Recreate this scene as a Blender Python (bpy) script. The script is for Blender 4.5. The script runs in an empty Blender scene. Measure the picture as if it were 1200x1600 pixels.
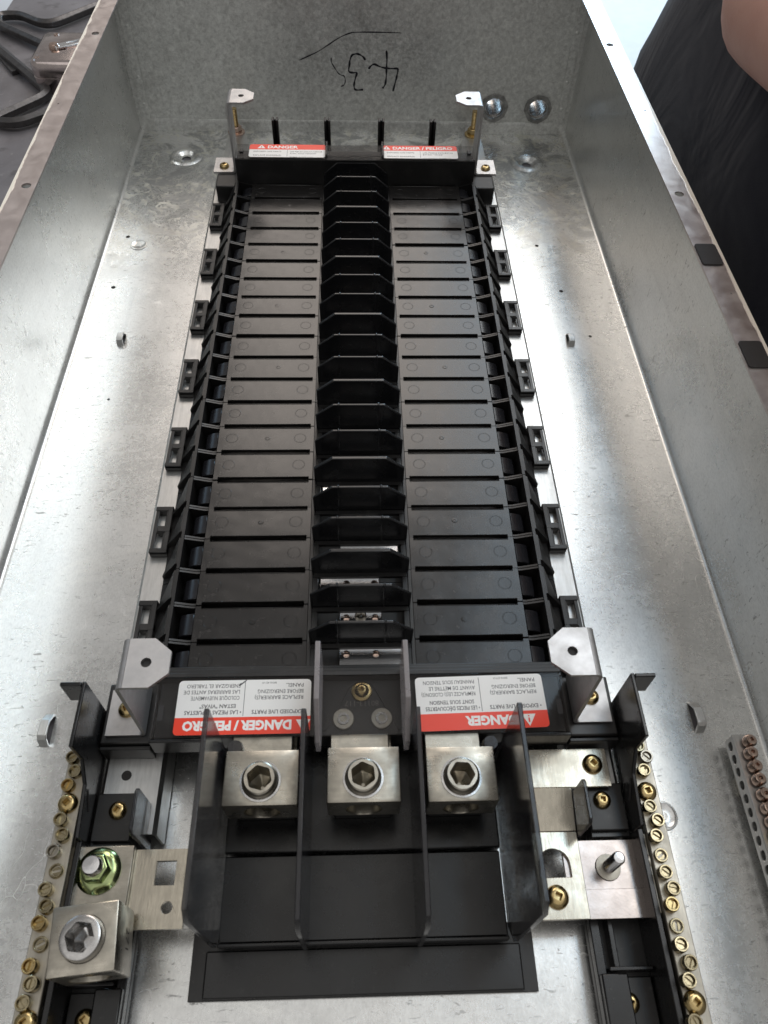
import bpy, bmesh, math, random
from mathutils import Matrix, Vector
from mathutils.geometry import tessellate_polygon
random.seed(7)
R = math.radians
S = 0.001                      # everything below is written in millimetres
scn = bpy.context.scene
COL = scn.collection

# ------------------------------------------------------------------ camera
cam = bpy.data.cameras.new('camera')
cam.sensor_fit = 'VERTICAL'; cam.sensor_height = 24.0; cam.lens = 24.0*1200/1600
cam.clip_start = 0.01; cam.clip_end = 60
camo = bpy.data.objects.new('camera', cam); COL.objects.link(camo)
_rot = Matrix.Rotation(-0.06095, 4, 'Z') @ Matrix.Rotation(0.63889, 4, 'X') @ Matrix.Rotation(0.04111, 4, 'Z')
camo.matrix_world = Matrix.Translation((-2.44098*S, -217.60651*S, 468.42234*S)) @ _rot
cam.dof.use_dof = True; cam.dof.focus_distance = 0.60; cam.dof.aperture_fstop = 14.0
scn.camera = camo

# ------------------------------------------------------------------ world + lamps (indoor workshop by an open door)
w = bpy.data.worlds.new('World'); scn.world = w; w.use_nodes = True
bg = w.node_tree.nodes['Background']
bg.inputs[0].default_value = (0.80, 0.78, 0.76, 1); bg.inputs[1].default_value = 0.37

def area(name, loc, target, sx, sy, watts, col):
    l = bpy.data.lights.new(name, 'AREA'); l.shape = 'RECTANGLE'; l.size = sx*S; l.size_y = sy*S
    l.energy = watts; l.color = col
    o = bpy.data.objects.new(name, l); COL.objects.link(o)
    o.location = Vector(loc)*S
    if target[:2] != loc[:2]: o.rotation_euler = (Vector(target)-Vector(loc)).to_track_quat('-Z', 'Y').to_euler()
    return o
def ceiling(name, x0, x1, y0, y1, radiance, col):          # area lamp at the unseen workshop roof, 2.5 m above the bench
    area(name, ((x0+x1)/2, (y0+y1)/2, 2500), ((x0+x1)/2, (y0+y1)/2, 0), x1-x0, y1-y0, radiance*math.pi*(x1-x0)*(y1-y0)*1e-6, col)
ceiling('roof_light', 880, 1180, 200, 4000, 3.9, (1.0, 0.94, 0.85))
ceiling('roof_light', 1182, 1800, 200, 4000, 5.0, (0.95, 0.98, 1.0))
ceiling('roof_light', 600, 878, 200, 4600, 4.2, (0.60, 0.81, 1.0))
ceiling('roof_fill', -700, 635, 1900, 4600, 4.0, (1.0, 0.89, 0.80))
ceiling('roof_fill', -700, 635, 195, 950, 0.68, (1.0, 0.96, 0.90))  # unseen fill, added to brighten the cover washers and lugs
ceiling('roof_fill', -2000, 2000, -3000, 190, 0.52, (1.0, 0.98, 0.95))  # unseen soft fill, added overhead and behind the camera
ceiling('roof_light', -2950, -2400, 1700, 4000, 1.7, (0.50, 0.74, 1.0))  # unseen blue lamp, added to give the hooks a bluish sheen
area('door_light', (1900, 5400, 1000), (900, 1800, -300), 1500, 1700, 170, (0.50, 0.76, 1.0))

scn.view_settings.view_transform = 'Standard'
scn.view_settings.look = 'None'
scn.view_settings.exposure = 0.0
scn.view_settings.gamma = 1.0
scn.view_settings.use_curve_mapping = False
scn.render.engine = 'CYCLES'

# ------------------------------------------------------------------ materials
def mat(name):
    m = bpy.data.materials.new(name); m.use_nodes = True
    nt = m.node_tree; p = nt.nodes['Principled BSDF']
    return m, nt, p
def node(nt, t, **kw):
    n = nt.nodes.new(t)
    for k, v in kw.items():
        if k.startswith('_'): setattr(n, k[1:], v)
        else: n.inputs[k].default_value = v
    return n
def coords(nt, scale=(1, 1, 1), rot=(0, 0, 0), obj=True):
    tc = nt.nodes.new('ShaderNodeTexCoord'); mp = nt.nodes.new('ShaderNodeMapping')
    mp.inputs['Scale'].default_value = scale; mp.inputs['Rotation'].default_value = rot
    nt.links.new(tc.outputs['Object'], mp.inputs['Vector'])
    return mp.outputs[0]
def noise(nt, vec, scale, detail=3, rough=.55, dist=0):
    n = node(nt, 'ShaderNodeTexNoise', Scale=scale, Detail=detail, Roughness=rough, Distortion=dist)
    nt.links.new(vec, n.inputs['Vector']); return n.outputs['Fac']
def ramp(nt, fac, *stops):
    r = nt.nodes.new('ShaderNodeValToRGB'); cr = r.color_ramp
    while len(cr.elements) < len(stops): cr.elements.new(.5)
    for e, (p, c) in zip(cr.elements, stops):
        e.position = p; e.color = (c, c, c, 1) if not hasattr(c, '__len__') else (*c, 1)
    nt.links.new(fac, r.inputs[0]); return r.outputs[0]
def mix(nt, fac, a, b, typ='MIX'):
    n = nt.nodes.new('ShaderNodeMix'); n.data_type = 'RGBA'; n.blend_type = typ
    for i, v in ((0, fac), (6, a), (7, b)):
        if isinstance(v, (int, float)): n.inputs[i].default_value = v if i == 0 else (v, v, v, 1)
        elif isinstance(v, tuple): n.inputs[i].default_value = (*v, 1)
        else: nt.links.new(v, n.inputs[i])
    return n.outputs[2]
def math_(nt, op, a, b=0.0):
    n = nt.nodes.new('ShaderNodeMath'); n.operation = op
    for i, v in ((0, a), (1, b)):
        if isinstance(v, (int, float)): n.inputs[i].default_value = v
        else: nt.links.new(v, n.inputs[i])
    return n.outputs[0]
def bump(nt, p, h, strength=.2, dist=.0003):
    b = node(nt, 'ShaderNodeBump', Strength=strength, Distance=dist)
    nt.links.new(h, b.inputs['Height']); nt.links.new(b.outputs[0], p.inputs['Normal'])

def galv(name, base=(.76, .765, .755), rough=(.20, .30), stain=False, fleck=True, spangle=.11, fleck_rot=0.0, metallic=.92):
    m, nt, p = mat(name)
    v = coords(nt)
    big = noise(nt, v, 9, 5, .62, .6)
    mid = noise(nt, v, 60, 5, .65, .4)
    fine = noise(nt, coords(nt, (1, .45, 1)), 800, 3, .7)
    sp = noise(nt, v, 240, 4, .7, .5)
    dark = tuple(c*.84 for c in base)
    c = mix(nt, ramp(nt, big, (.34, 0), (.66, 1)), dark, base)
    c = mix(nt, math_(nt, 'MULTIPLY', ramp(nt, mid, (.42, 0), (.70, 1)), .28), c, tuple(min(1, x*1.12) for x in base))
    c = mix(nt, math_(nt, 'MULTIPLY', ramp(nt, fine, (.40, 1), (.56, 0)), .26), c, tuple(x*.60 for x in base))
    c = mix(nt, math_(nt, 'MULTIPLY', ramp(nt, sp, (.50, 0), (.68, 1)), spangle), c, tuple(min(1, x*1.28) for x in base))
    c = mix(nt, math_(nt, 'MULTIPLY', ramp(nt, sp, (.32, 1), (.48, 0)), spangle), c, tuple(x*.55 for x in base))
    streak = noise(nt, coords(nt, (1, .05, 1)), 120, 4, .65, .2)
    c = mix(nt, math_(nt, 'MULTIPLY', ramp(nt, streak, (.52, 0), (.70, 1)), .22), c, tuple(x*.66 for x in base))
    r = ramp(nt, mix(nt, .35, big, sp), (.3, rough[0]), (.7, rough[1]*1.15))
    if fleck:
        fv = coords(nt, (.30, 1, .30), (0, 0, fleck_rot))
        f = noise(nt, fv, 400, 3, .7, .8)
        patch = ramp(nt, noise(nt, v, 12, 3), (.38, .15), (.60, 1))
        fm = math_(nt, 'MULTIPLY', ramp(nt, f, (.615, 0), (.665, 1)), patch)
        c = mix(nt, math_(nt, 'MULTIPLY', fm, .55), c, (.10, .095, .09))
        r = mix(nt, math_(nt, 'MULTIPLY', fm, .6), r, .6)
        # thin wandering scratches
        wv = node(nt, 'ShaderNodeTexVoronoi', Scale=16.0); wv.feature = 'DISTANCE_TO_EDGE'
        nt.links.new(noise_vec(nt, v, 6, .5), wv.inputs['Vector'])
        sc = ramp(nt, wv.outputs['Distance'], (.0, 1), (.006, 0))
        sc = math_(nt, 'MULTIPLY', sc, ramp(nt, noise(nt, v, 22, 2), (.52, 0), (.62, 1)))
        c = mix(nt, math_(nt, 'MULTIPLY', sc, .5), c, (.9, .9, .88))
        r = mix(nt, math_(nt, 'MULTIPLY', sc, .5), r, .6)
    if stain:
        sep = nt.nodes.new('ShaderNodeSeparateXYZ'); nt.links.new(v, sep.inputs[0])
        yb = math_(nt, 'MULTIPLY', math_(nt, 'SUBTRACT', sep.outputs[1], .40), 6.0)   # white rust and dark water marks at the far end
        yb = math_(nt, 'MINIMUM', math_(nt, 'MAXIMUM', yb, 0.0), 1.0)
        blot = noise(nt, v, 20, 6, .68, 1.4)
        s1 = math_(nt, 'MULTIPLY', yb, ramp(nt, blot, (.47, 0), (.55, 1)))
        c = mix(nt, math_(nt, 'MULTIPLY', s1, .70), c, (.22, .225, .225))
        s2 = math_(nt, 'MULTIPLY', yb, ramp(nt, noise(nt, v, 60, 6, .72, 1.8), (.52, 0), (.60, 1)))
        c = mix(nt, math_(nt, 'MULTIPLY', s2, .60), c, (.74, .73, .64))
        drip = ramp(nt, noise(nt, v, 9, 5, .62, 2.0), (.57, 0), (.60, 1), (.63, 0))
        c = mix(nt, math_(nt, 'MULTIPLY', drip, .30), c, (.85, .85, .82))
        rust = math_(nt, 'MULTIPLY', yb, ramp(nt, noise(nt, v, 7, 4, .6, .8), (.56, 0), (.70, .5)))
        c = mix(nt, rust, c, (.50, .42, .30))
        r = mix(nt, math_(nt, 'MULTIPLY', math_(nt, 'MAXIMUM', s1, s2), .7), r, .55)
    nt.links.new(c, p.inputs['Base Color']); nt.links.new(r, p.inputs['Roughness'])
    p.inputs['Metallic'].default_value = metallic
    bump(nt, p, mix(nt, .5, fine, sp), .14, .0002)
    return m
def noise_vec(nt, v, scale, amt):
    n = node(nt, 'ShaderNodeTexNoise', Scale=scale, Detail=4); nt.links.new(v, n.inputs['Vector'])
    a = nt.nodes.new('ShaderNodeVectorMath'); a.operation = 'SCALE'; a.inputs[3].default_value = amt
    nt.links.new(n.outputs['Color'], a.inputs[0])
    b = nt.nodes.new('ShaderNodeVectorMath'); b.operation = 'ADD'
    nt.links.new(v, b.inputs[0]); nt.links.new(a.outputs[0], b.inputs[1]); return b.outputs[0]

def metal(name, base, rough=(.25, .4), brush=None, metallic=1.0, var=.25, scale=60):
    m, nt, p = mat(name)
    v = coords(nt)
    n1 = noise(nt, v, scale, 4, .6)
    c = mix(nt, ramp(nt, n1, (.35, 0), (.68, 1)), tuple(x*(1-var) for x in base), base)
    r = ramp(nt, n1, (.3, rough[1]), (.7, rough[0]))
    nt.links.new(r, p.inputs['Roughness'])
    if brush:
        b = noise(nt, coords(nt, brush), 500, 3, .65)
        c = mix(nt, math_(nt, 'MULTIPLY', ramp(nt, b, (.35, 1), (.6, 0)), .35), c, tuple(x*.55 for x in base))
        bump(nt, p, b, .25, .0002)
    else:
        bump(nt, p, noise(nt, v, 700, 2), .08, .0002)
    nt.links.new(c, p.inputs['Base Color']); p.inputs['Metallic'].default_value = metallic
    return m
def plastic(name, base, rough=(.30, .46), dust=.12, spec=.5, warp=.6):
    m, nt, p = mat(name)
    v = coords(nt)
    n1 = noise(nt, v, 40, 5, .6); n2 = noise(nt, v, 260, 4, .7)
    c = mix(nt, math_(nt, 'MULTIPLY', ramp(nt, n2, (.60, 0), (.78, 1)), dust), base, (.30, .28, .26))
    c = mix(nt, math_(nt, 'MULTIPLY', ramp(nt, n1, (.52, 0), (.75, 1)), dust*.5), c, (.22, .20, .19))
    nt.links.new(c, p.inputs['Base Color'])
    nt.links.new(ramp(nt, n1, (.3, rough[0]), (.7, rough[1])), p.inputs['Roughness'])
    p.inputs['Specular IOR Level'].default_value = spec
    bump(nt, p, math_(nt, 'ADD', math_(nt, 'MULTIPLY', noise(nt, v, 1600, 2), .06), math_(nt, 'MULTIPLY', noise(nt, v, 28, 2), warp)), .6, .00030)
    return m
def flat(name, c, rough=.5, metallic=0.0, spec=.5):
    m, nt, p = mat(name)
    p.inputs['Base Color'].default_value = (*c, 1); p.inputs['Roughness'].default_value = rough
    p.inputs['Metallic'].default_value = metallic; p.inputs['Specular IOR Level'].default_value = spec
    return m
def smoked(name, tint, alpha, rough=.12):
    m, nt, p = mat(name)
    p.inputs['Base Color'].default_value = (*tint, 1); p.inputs['Roughness'].default_value = rough
    v = coords(nt)
    a = ramp(nt, noise(nt, v, 60, 4, .65, .8), (.3, alpha*.88), (.7, min(1, alpha*1.15)))
    nt.links.new(a, p.inputs['Alpha'])
    bump(nt, p, noise(nt, coords(nt, (1, .2, 1)), 300, 3), .12, .0002)
    return m

M = {}
M['floor'] = galv('galvanised_floor', stain=True)
M['wall'] = galv('galvanised_wall', (.74, .745, .73), (.22, .32), fleck_rot=.3, spangle=.08)
M['end'] = galv('galvanised_end', (.70, .71, .69), (.38, .54), fleck=False, spangle=.60, metallic=.85)
M['pan'] = metal('galvanised_rail', (.60, .60, .59), (.32, .46), (1, .12, 1), var=.12)
M['bracket'] = metal('zinc_bracket', (.60, .585, .58), (.40, .55), None, var=.22, scale=90)
M['bright'] = metal('bright_steel', (.82, .82, .83), (.14, .25), None, var=.15)
M['tin'] = metal('tin_plated', (.52, .485, .415), (.22, .42), (.12, 1, 1), var=.36, scale=110)
M['tinstrap'] = metal('tin_strap', (.52, .48, .40), (.16, .34), (1, .15, 1), var=.20)
M['tinpink'] = metal('tin_strap_plain', (.40, .35, .325), (.16, .30), None, var=.14)
M['bar'] = metal('neutral_bar_metal', (.46, .43, .37), (.34, .50), (1, .2, 1), var=.15)
M['brass'] = metal('yellow_zinc', (.54, .41, .20), (.16, .30), None, var=.30, scale=200)
M['screw'] = metal('dulled_zinc', (.44, .38, .25), (.16, .30), None, var=.35, scale=260)
M['copper'] = metal('coppery_zinc', (.64, .48, .40), (.14, .28), None, var=.35, scale=240)
M['greenzinc'] = metal('green_chromate', (.42, .50, .24), (.12, .24), None, var=.45, scale=110)
M['gunsteel'] = metal('steel_screw', (.56, .55, .54), (.18, .32), None, var=.25, scale=200)
M['black'] = plastic('black_plastic', (.0085, .0082, .0083))
M['deck'] = plastic('deck_plastic', (.0125, .0115, .0112), (.20, .28), .16, .55, 2.2)
M['div'] = plastic('divider_plastic', (.0075, .0078, .009), (.20, .30), .05)
M['hook'] = plastic('hook_plastic', (.010, .010, .012), (.16, .26), .05)
M['tray'] = plastic('tray_plastic', (.0065, .0065, .007), (.20, .34), .07)
M['smoke'] = smoked('smoked_barrier', (.020, .019, .021), .78, .16)
M['clear'] = smoked('smoked_cover', (.05, .045, .042), .24, .10)
M['fin'] = smoked('frosted_fin', (.34, .31, .31), .55, .25)
M['white'] = plastic('label_white', (.78, .77, .75), (.30, .40), .10)
M['red'] = plastic('label_red', (.80, .055, .025), (.30, .40), .05)
M['ink'] = flat('label_ink', (.05, .05, .055), .5)
M['paper'] = flat('label_lettering_white', (.82, .80, .78), .45)
M['marker'] = flat('marker_ink', (.022, .022, .028), .35)
M['pad'] = plastic('black_foam', (.020, .018, .018), (.6, .75), .10)
M['tool'] = metal('black_oxide', (.10, .095, .095), (.30, .44), None, metallic=.75, var=.35, scale=120)
M['locknut'] = metal('dull_locknut', (.38, .38, .37), (.40, .55), None, var=.45, scale=150)
M['emboss'] = flat('embossed_plastic', (.16, .15, .14), .35)
def cream():
    m, nt, p = mat('flange_steel_with_cream_paint')
    v = coords(nt)
    sep = nt.nodes.new('ShaderNodeSeparateXYZ'); nt.links.new(v, sep.inputs[0])
    ax = math_(nt, 'ABSOLUTE', sep.outputs[0])
    wob = math_(nt, 'MULTIPLY', math_(nt, 'SUBTRACT', noise(nt, coords(nt, (1, 1, 1)), 11, 7, .66), .5), .013)
    e = math_(nt, 'SUBTRACT', math_(nt, 'ADD', math_(nt, 'ADD', ax, math_(nt, 'MULTIPLY', sep.outputs[0], .0035)), wob), .2545)
    k = ramp(nt, math_(nt, 'MULTIPLY', e, 300.0), (.0, 0), (.25, 1))
    st = noise(nt, v, 75, 6, .7, .3)
    steel = mix(nt, ramp(nt, st, (.35, 0), (.65, 1)), (.53, .485, .47), (.64, .605, .59))
    steel = mix(nt, math_(nt, 'LESS_THAN', sep.outputs[0], 0.0), steel, mix(nt, .5, steel, (.50, .40, .36)))   # brown reflection on the left rim, painted into its colour
    wash = ramp(nt, noise(nt, coords(nt, (1, .4, 1)), 26, 5, .7), (.58, 0), (.76, .4))
    steel = mix(nt, wash, steel, (.78, .75, .72))
    c = mix(nt, k, steel, (.80, .74, .64))
    nt.links.new(c, p.inputs['Base Color'])
    nt.links.new(math_(nt, 'SUBTRACT', .88, math_(nt, 'MULTIPLY', k, .88)), p.inputs['Metallic'])
    nt.links.new(ramp(nt, st, (.3, .30), (.7, .48)), p.inputs['Roughness'])
    bump(nt, p, k, .35, .0004)
    return m
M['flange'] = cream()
def bench_mat():
    m, nt, p = mat('worn_dark_bench'); v = coords(nt)
    a = noise(nt, v, 7, 6, .65, .5); b = noise(nt, v, 120, 4, .7)
    c = mix(nt, ramp(nt, a, (.35, 0), (.7, 1)), (.10, .093, .098), (.20, .188, .198))
    c = mix(nt, ramp(nt, b, (.62, 0), (.80, .8)), c, (.30, .28, .27))
    c = mix(nt, ramp(nt, noise(nt, v, 24, 4, .6), (.60, 0), (.72, .8)), c, (.030, .027, .026))
    nt.links.new(c, p.inputs['Base Color'])
    nt.links.new(ramp(nt, a, (.3, .34), (.7, .55)), p.inputs['Roughness'])
    bump(nt, p, b, .3, .0006); return m
M['bench'] = bench_mat()
def ground_mat():
    m, nt, p = mat('pale_concrete'); v = coords(nt)
    c = mix(nt, noise(nt, v, 5, 6, .65), (.42, .42, .43), (.62, .62, .63))
    nt.links.new(c, p.inputs['Base Color']); p.inputs['Roughness'].default_value = .8; return m
M['ground'] = ground_mat()
def cloth_mat():
    m, nt, p = mat('navy_cloth'); v = coords(nt)
    wv = noise(nt, coords(nt, (1, 1, 3)), 900, 2)
    c = mix(nt, noise(nt, v, 9, 4), (.013, .0135, .021), (.021, .0215, .032))
    nt.links.new(c, p.inputs['Base Color']); p.inputs['Roughness'].default_value = .85
    p.inputs['Sheen Weight'].default_value = .15; p.inputs['Specular IOR Level'].default_value = .2
    fold = noise(nt, coords(nt, (1, .5, .35), (.3, .2, .5)), 14, 3, .5, 1.2)
    bump(nt, p, math_(nt, 'ADD', math_(nt, 'MULTIPLY', wv, .05), fold), .9, .012); return m
M['cloth'] = cloth_mat()
def skin_mat():
    m, nt, p = mat('skin'); v = coords(nt)
    c = mix(nt, noise(nt, v, 30, 4), (.50, .25, .19), (.64, .38, .30))
    nt.links.new(c, p.inputs['Base Color']); p.inputs['Roughness'].default_value = .55
    p.inputs['Subsurface Weight'].default_value = .15; p.inputs['Subsurface Radius'].default_value = (.010, .004, .002)
    bump(nt, p, noise(nt, v, 380, 5, .7), .5, .0010); return m
M['skin'] = skin_mat()

# ------------------------------------------------------------------ mesh helpers (mm)
def circ(cx, cy, r, n=16, a0=0.0):
    return [(cx+r*math.cos(a0+2*math.pi*i/n), cy+r*math.sin(a0+2*math.pi*i/n)) for i in range(n)]
def rect(x0, x1, y0, y1): return [(x0, y0), (x1, y0), (x1, y1), (x0, y1)]
def rrect(x0, x1, y0, y1, r, n=4):
    out = []
    for cx, cy, a in ((x1-r, y0+r, -90), (x1-r, y1-r, 0), (x0+r, y1-r, 90), (x0+r, y0+r, 180)):
        for i in range(n+1):
            t = R(a+90*i/n); out.append((cx+r*math.cos(t), cy+r*math.sin(t)))
    return out
AX = {'xy': lambda a, b, c: (a, b, c), 'xz': lambda a, b, c: (a, c, b), 'yz': lambda a, b, c: (c, a, b)}
class MB:
    def __init__(s): s.v = []; s.f = []
    def add(s, vs, fs):
        o = len(s.v); s.v += vs; s.f += [tuple(i+o for i in f) for f in fs]; return s
    def box(s, x0, x1, y0, y1, z0, z1):
        return s.add([(x0,y0,z0),(x1,y0,z0),(x1,y1,z0),(x0,y1,z0),(x0,y0,z1),(x1,y0,z1),(x1,y1,z1),(x0,y1,z1)],
                     [(3,2,1,0),(4,5,6,7),(0,1,5,4),(1,2,6,5),(2,3,7,6),(3,0,4,7)])
    def plate(s, outer, c0, c1, holes=(), plane='xy'):
        """polygon (with holes) in a plane, extruded along the third axis"""
        f = AX[plane]; loops = [outer]+list(holes)
        flatp = [p for l in loops for p in l]; n = len(flatp)
        if holes or len(outer) > 4:
            tris = tessellate_polygon([[Vector((p[0], p[1], 0)) for p in l] for l in loops])
        else: tris = [tuple(range(len(outer)))]
        vs = [f(p[0], p[1], c0) for p in flatp]+[f(p[0], p[1], c1) for p in flatp]
        fs = [tuple(t) for t in tris]+[tuple(i+n for i in reversed(t)) for t in tris]
        o = 0
        for l in loops:
            k = len(l)
            for i in range(k):
                a, b = o+i, o+(i+1) % k; fs.append((a, b, b+n, a+n))
            o += k
        return s.add(vs, fs)
    def rings(s, rs, cap0=True, cap1=True):
        """loft between rings of equal vertex count"""
        n = len(rs[0]); vs = [p for r in rs for p in r]; fs = []
        for k in range(len(rs)-1):
            for i in range(n):
                a, b = k*n+i, k*n+(i+1) % n; fs.append((a, b, b+n, a+n))
        if cap0: fs.append(tuple(reversed(range(n))))
        if cap1: fs.append(tuple(range((len(rs)-1)*n, len(rs)*n)))
        return s.add(vs, fs)
    def lathe(s, c, prof, n=20, axis='z', cap0=True, cap1=True):
        rs = []
        for r, h in prof:
            ring = []
            for i in range(n):
                a = 2*math.pi*i/n; x, y = r*math.cos(a), r*math.sin(a)
                ring.append({'z': (c[0]+x, c[1]+y, c[2]+h), 'y': (c[0]+x, c[1]+h, c[2]+y), 'x': (c[0]+h, c[1]+x, c[2]+y)}[axis])
            rs.append(ring)
        return s.rings(rs, cap0, cap1)
    def socket(s, c, prof, nside, rs_, depth, n=24, rot=0.0, cone=.55):
        """turned head (profile bottom to top, in r,h) with a polygonal recess in its top"""
        rs = [[(c[0]+r*math.cos(2*math.pi*i/n), c[1]+r*math.sin(2*math.pi*i/n), c[2]+h) for i in range(n)] for r, h in prof]
        top = prof[-1][1]; ring = []
        for i in range(n):
            a = 2*math.pi*i/n; k = math.pi/nside
            rr = rs_*math.cos(k)/math.cos(((a-rot+k) % (2*k))-k); ring.append((rr*math.cos(a), rr*math.sin(a)))
        rs.append([(c[0]+x, c[1]+y, c[2]+top) for x, y in ring])
        rs.append([(c[0]+x*.96, c[1]+y*.96, c[2]+top-depth) for x, y in ring])
        rs.append([(c[0]+x*.15, c[1]+y*.15, c[2]+top-depth-rs_*cone) for x, y in ring])
        return s.rings(rs)
    def tube(s, path, sec, closed_caps=True):
        """sweep section [(u,v)] along path; u sideways in plan, v up"""
        rs = []
        for i, p in enumerate(path):
            a = path[max(0, i-1)]; b = path[min(len(path)-1, i+1)]
            d = Vector((b[0]-a[0], b[1]-a[1], 0)).normalized(); sd = Vector((-d.y, d.x, 0))
            rs.append([(p[0]+sd.x*u, p[1]+sd.y*u, p[2]+v) for u, v in sec])
        return s.rings(rs)
    def build(s, name, m, parent=None, bevel=0, seg=2, smooth=35, label=None):
        me = bpy.data.meshes.new(name)
        me.from_pydata([(x*S, y*S, z*S) for x, y, z in s.v], [], s.f)
        bm = bmesh.new(); bm.from_mesh(me); bmesh.ops.recalc_face_normals(bm, faces=bm.faces); bm.to_mesh(me); bm.free()
        me.materials.append(M[m] if isinstance(m, str) else m)
        if smooth:
            me.shade_smooth(); me.set_sharp_from_angle(angle=R(smooth))
        return link(name, me, parent, bevel, seg, label)
def link(name, me, parent=None, bevel=0, seg=2, label=None):
    o = bpy.data.objects.new(name, me); COL.objects.link(o)
    if parent: o.parent = parent
    if bevel:
        b = o.modifiers.new('edge', 'BEVEL'); b.width = bevel*S; b.segments = seg; b.limit_method = 'ANGLE'; b.angle_limit = R(40)
    if label: o['label'] = label
    return o
def inst(name, src, parent, loc, rz=0.0):
    """another object on the same mesh data"""
    o = src.copy(); o.name = name; COL.objects.link(o); o.parent = parent
    o.location = Vector(loc)*S; o.rotation_euler = (0, 0, rz); return o
def cut(o, cutter):
    """subtract a temporary mesh from o and keep the result as plain mesh data"""
    b_ = o.modifiers.new('bore', 'BOOLEAN'); b_.object = cutter; b_.solver = 'EXACT'
    dg = bpy.context.evaluated_depsgraph_get()
    me = bpy.data.meshes.new_from_object(o.evaluated_get(dg))
    o.modifiers.clear(); o.data = me; bpy.data.objects.remove(cutter)
    me.shade_smooth(); me.set_sharp_from_angle(angle=R(30))
def thing(name, label, cat, group=None):
    o = bpy.data.objects.new(name, None); o.empty_display_size = .02; COL.objects.link(o)
    o['label'] = label; o['category'] = cat
    if group: o['group'] = group
    return o
def tag(o, label, cat, group=None):
    o['label'] = label; o['category'] = cat
    if group: o['group'] = group
    return o
def mx(poly, s): return [(s*x, y) for x, y in poly]
def text_mesh(txt, size, bold=0.0, align='LEFT', width=1.0):
    cu = bpy.data.curves.new('t', 'FONT'); cu.body = txt; cu.size = size*S; cu.align_x = align; cu.offset = bold*S
    cu.resolution_u = 2
    t = bpy.data.objects.new('t', cu); COL.objects.link(t)
    dg = bpy.context.evaluated_depsgraph_get()
    me = bpy.data.meshes.new_from_object(t.evaluated_get(dg))
    bpy.data.objects.remove(t); bpy.data.curves.remove(cu)
    if width != 1.0:
        for v in me.vertices: v.co.x *= width
    return me
def lettering(parent, txt, size, x, y, z, m, rz=0.0, bold=0.0, align='LEFT', width=1.0, name='lettering', fit=None):
    me = text_mesh(txt, size, bold, align, width); me.materials.append(M[m])
    if fit and len(me.vertices):
        xs = [v.co.x for v in me.vertices]; k = fit*S/(max(xs)-min(xs))
        for v in me.vertices: v.co.x *= k
    o = bpy.data.objects.new(name, me); COL.objects.link(o); o.parent = parent
    o.location = Vector((x, y, z))*S; o.rotation_euler = (0, 0, rz); return o

# ------------------------------------------------------------------ the setting
g = MB().box(-9000, 9000, -6000, 14000, -900, -860).build('ground', 'ground', smooth=0); g['kind'] = 'structure'
b = MB().box(-503, 286, -600, 1250, -44, -4).build('bench_top', 'bench', bevel=2); b['kind'] = 'structure'

# ------------------------------------------------------------------ enclosure
Y0, YB, D, W = -420.0, 697.0, 148.0, 254.0
enc = thing('panel_enclosure', 'long open galvanised steel electrical enclosure lying on its back on the bench', 'enclosure')
small = [(-219.7, 467.9, 0), (-232.9, 482, 2.2), (-233, 399.9, 2.2), (186, 470, 2.0), (199, 396, 2.0), (215, 330, 1.5), (-210, 250, 1.2)]
holes = [circ(x, y, r, 12) for x, y, r in small if r]
dimp = [(-193.3, 637.4), (197.8, 630)]
holes += [circ(x, y, 14, 24) for x, y in dimp]
holes += [rect(-214.6, -209.2, 318, 332), rect(192.4, 197.8, 317, 331), rect(-197.1, -191.7, -45.5, -28.5), rect(210.9, 216.3, -44.5, -27.5)]
fl = MB().plate(rect(-250, 250, Y0, YB+1.5), -1.6, 0, holes).build('back_plate', 'floor', enc, smooth=0)
for x, y in dimp:
    # stamped mounting dimple: a shallow dished ring with a hole
    MB().lathe((x, y, 0), [(14, -.2), (19, .05), (17, 1.6), (13.5, 2.0), (10.5, 1.0), (7.5, -2.0), (5, -2.4)], 28, cap0=False, cap1=False).build('mounting_dimple', 'floor', fl)
for x, y in ((178, -96), (-219.7, 467.9)):
    MB().lathe((x, y, 0), [(8.6, .02), (8.2, .8), (7.2, .9), (6.4, .3), (2.6, .15), (2.4, .6), (.4, .7)], 24, cap0=False).build('weld_mark', 'floor', fl)
for x, y, s_, L_, H_ in ((-212, 325, -1, 17, 6.5), (195, 324, 1, 17, 6.5), (-194.5, -37, -1, 21, 8.5), (213.5, -36, 1, 21, 8.5)):
    # lanced bridge pushed up out of the back plate, open towards the middle
    h_ = L_/2; arch = [(-h_, 0), (-h_+2.2, H_*.80), (-h_+4.5, H_), (h_*.35, H_*.92), (h_-1.5, H_*.35), (h_, 0)]
    inn = [(h_-1.6, 0), (h_-2.8, H_*.25), (h_*.30, H_*.74), (-h_+4.9, H_*.82), (-h_+3.6, H_*.66), (-h_+1.4, 0)]
    MB().plate([(y+a, c) for a, c in arch+inn], x-2.8, x+2.8, plane='yz').build('lanced_bridge', 'pan', fl, bevel=.5)
fa = [(-245.6, 587), (-245.7, 324.8), (-245.7, 70), (-245.7, -190)]
fb = [(245.4, 578.1), (246, 320), (246, 20), (246, -220)]
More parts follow.
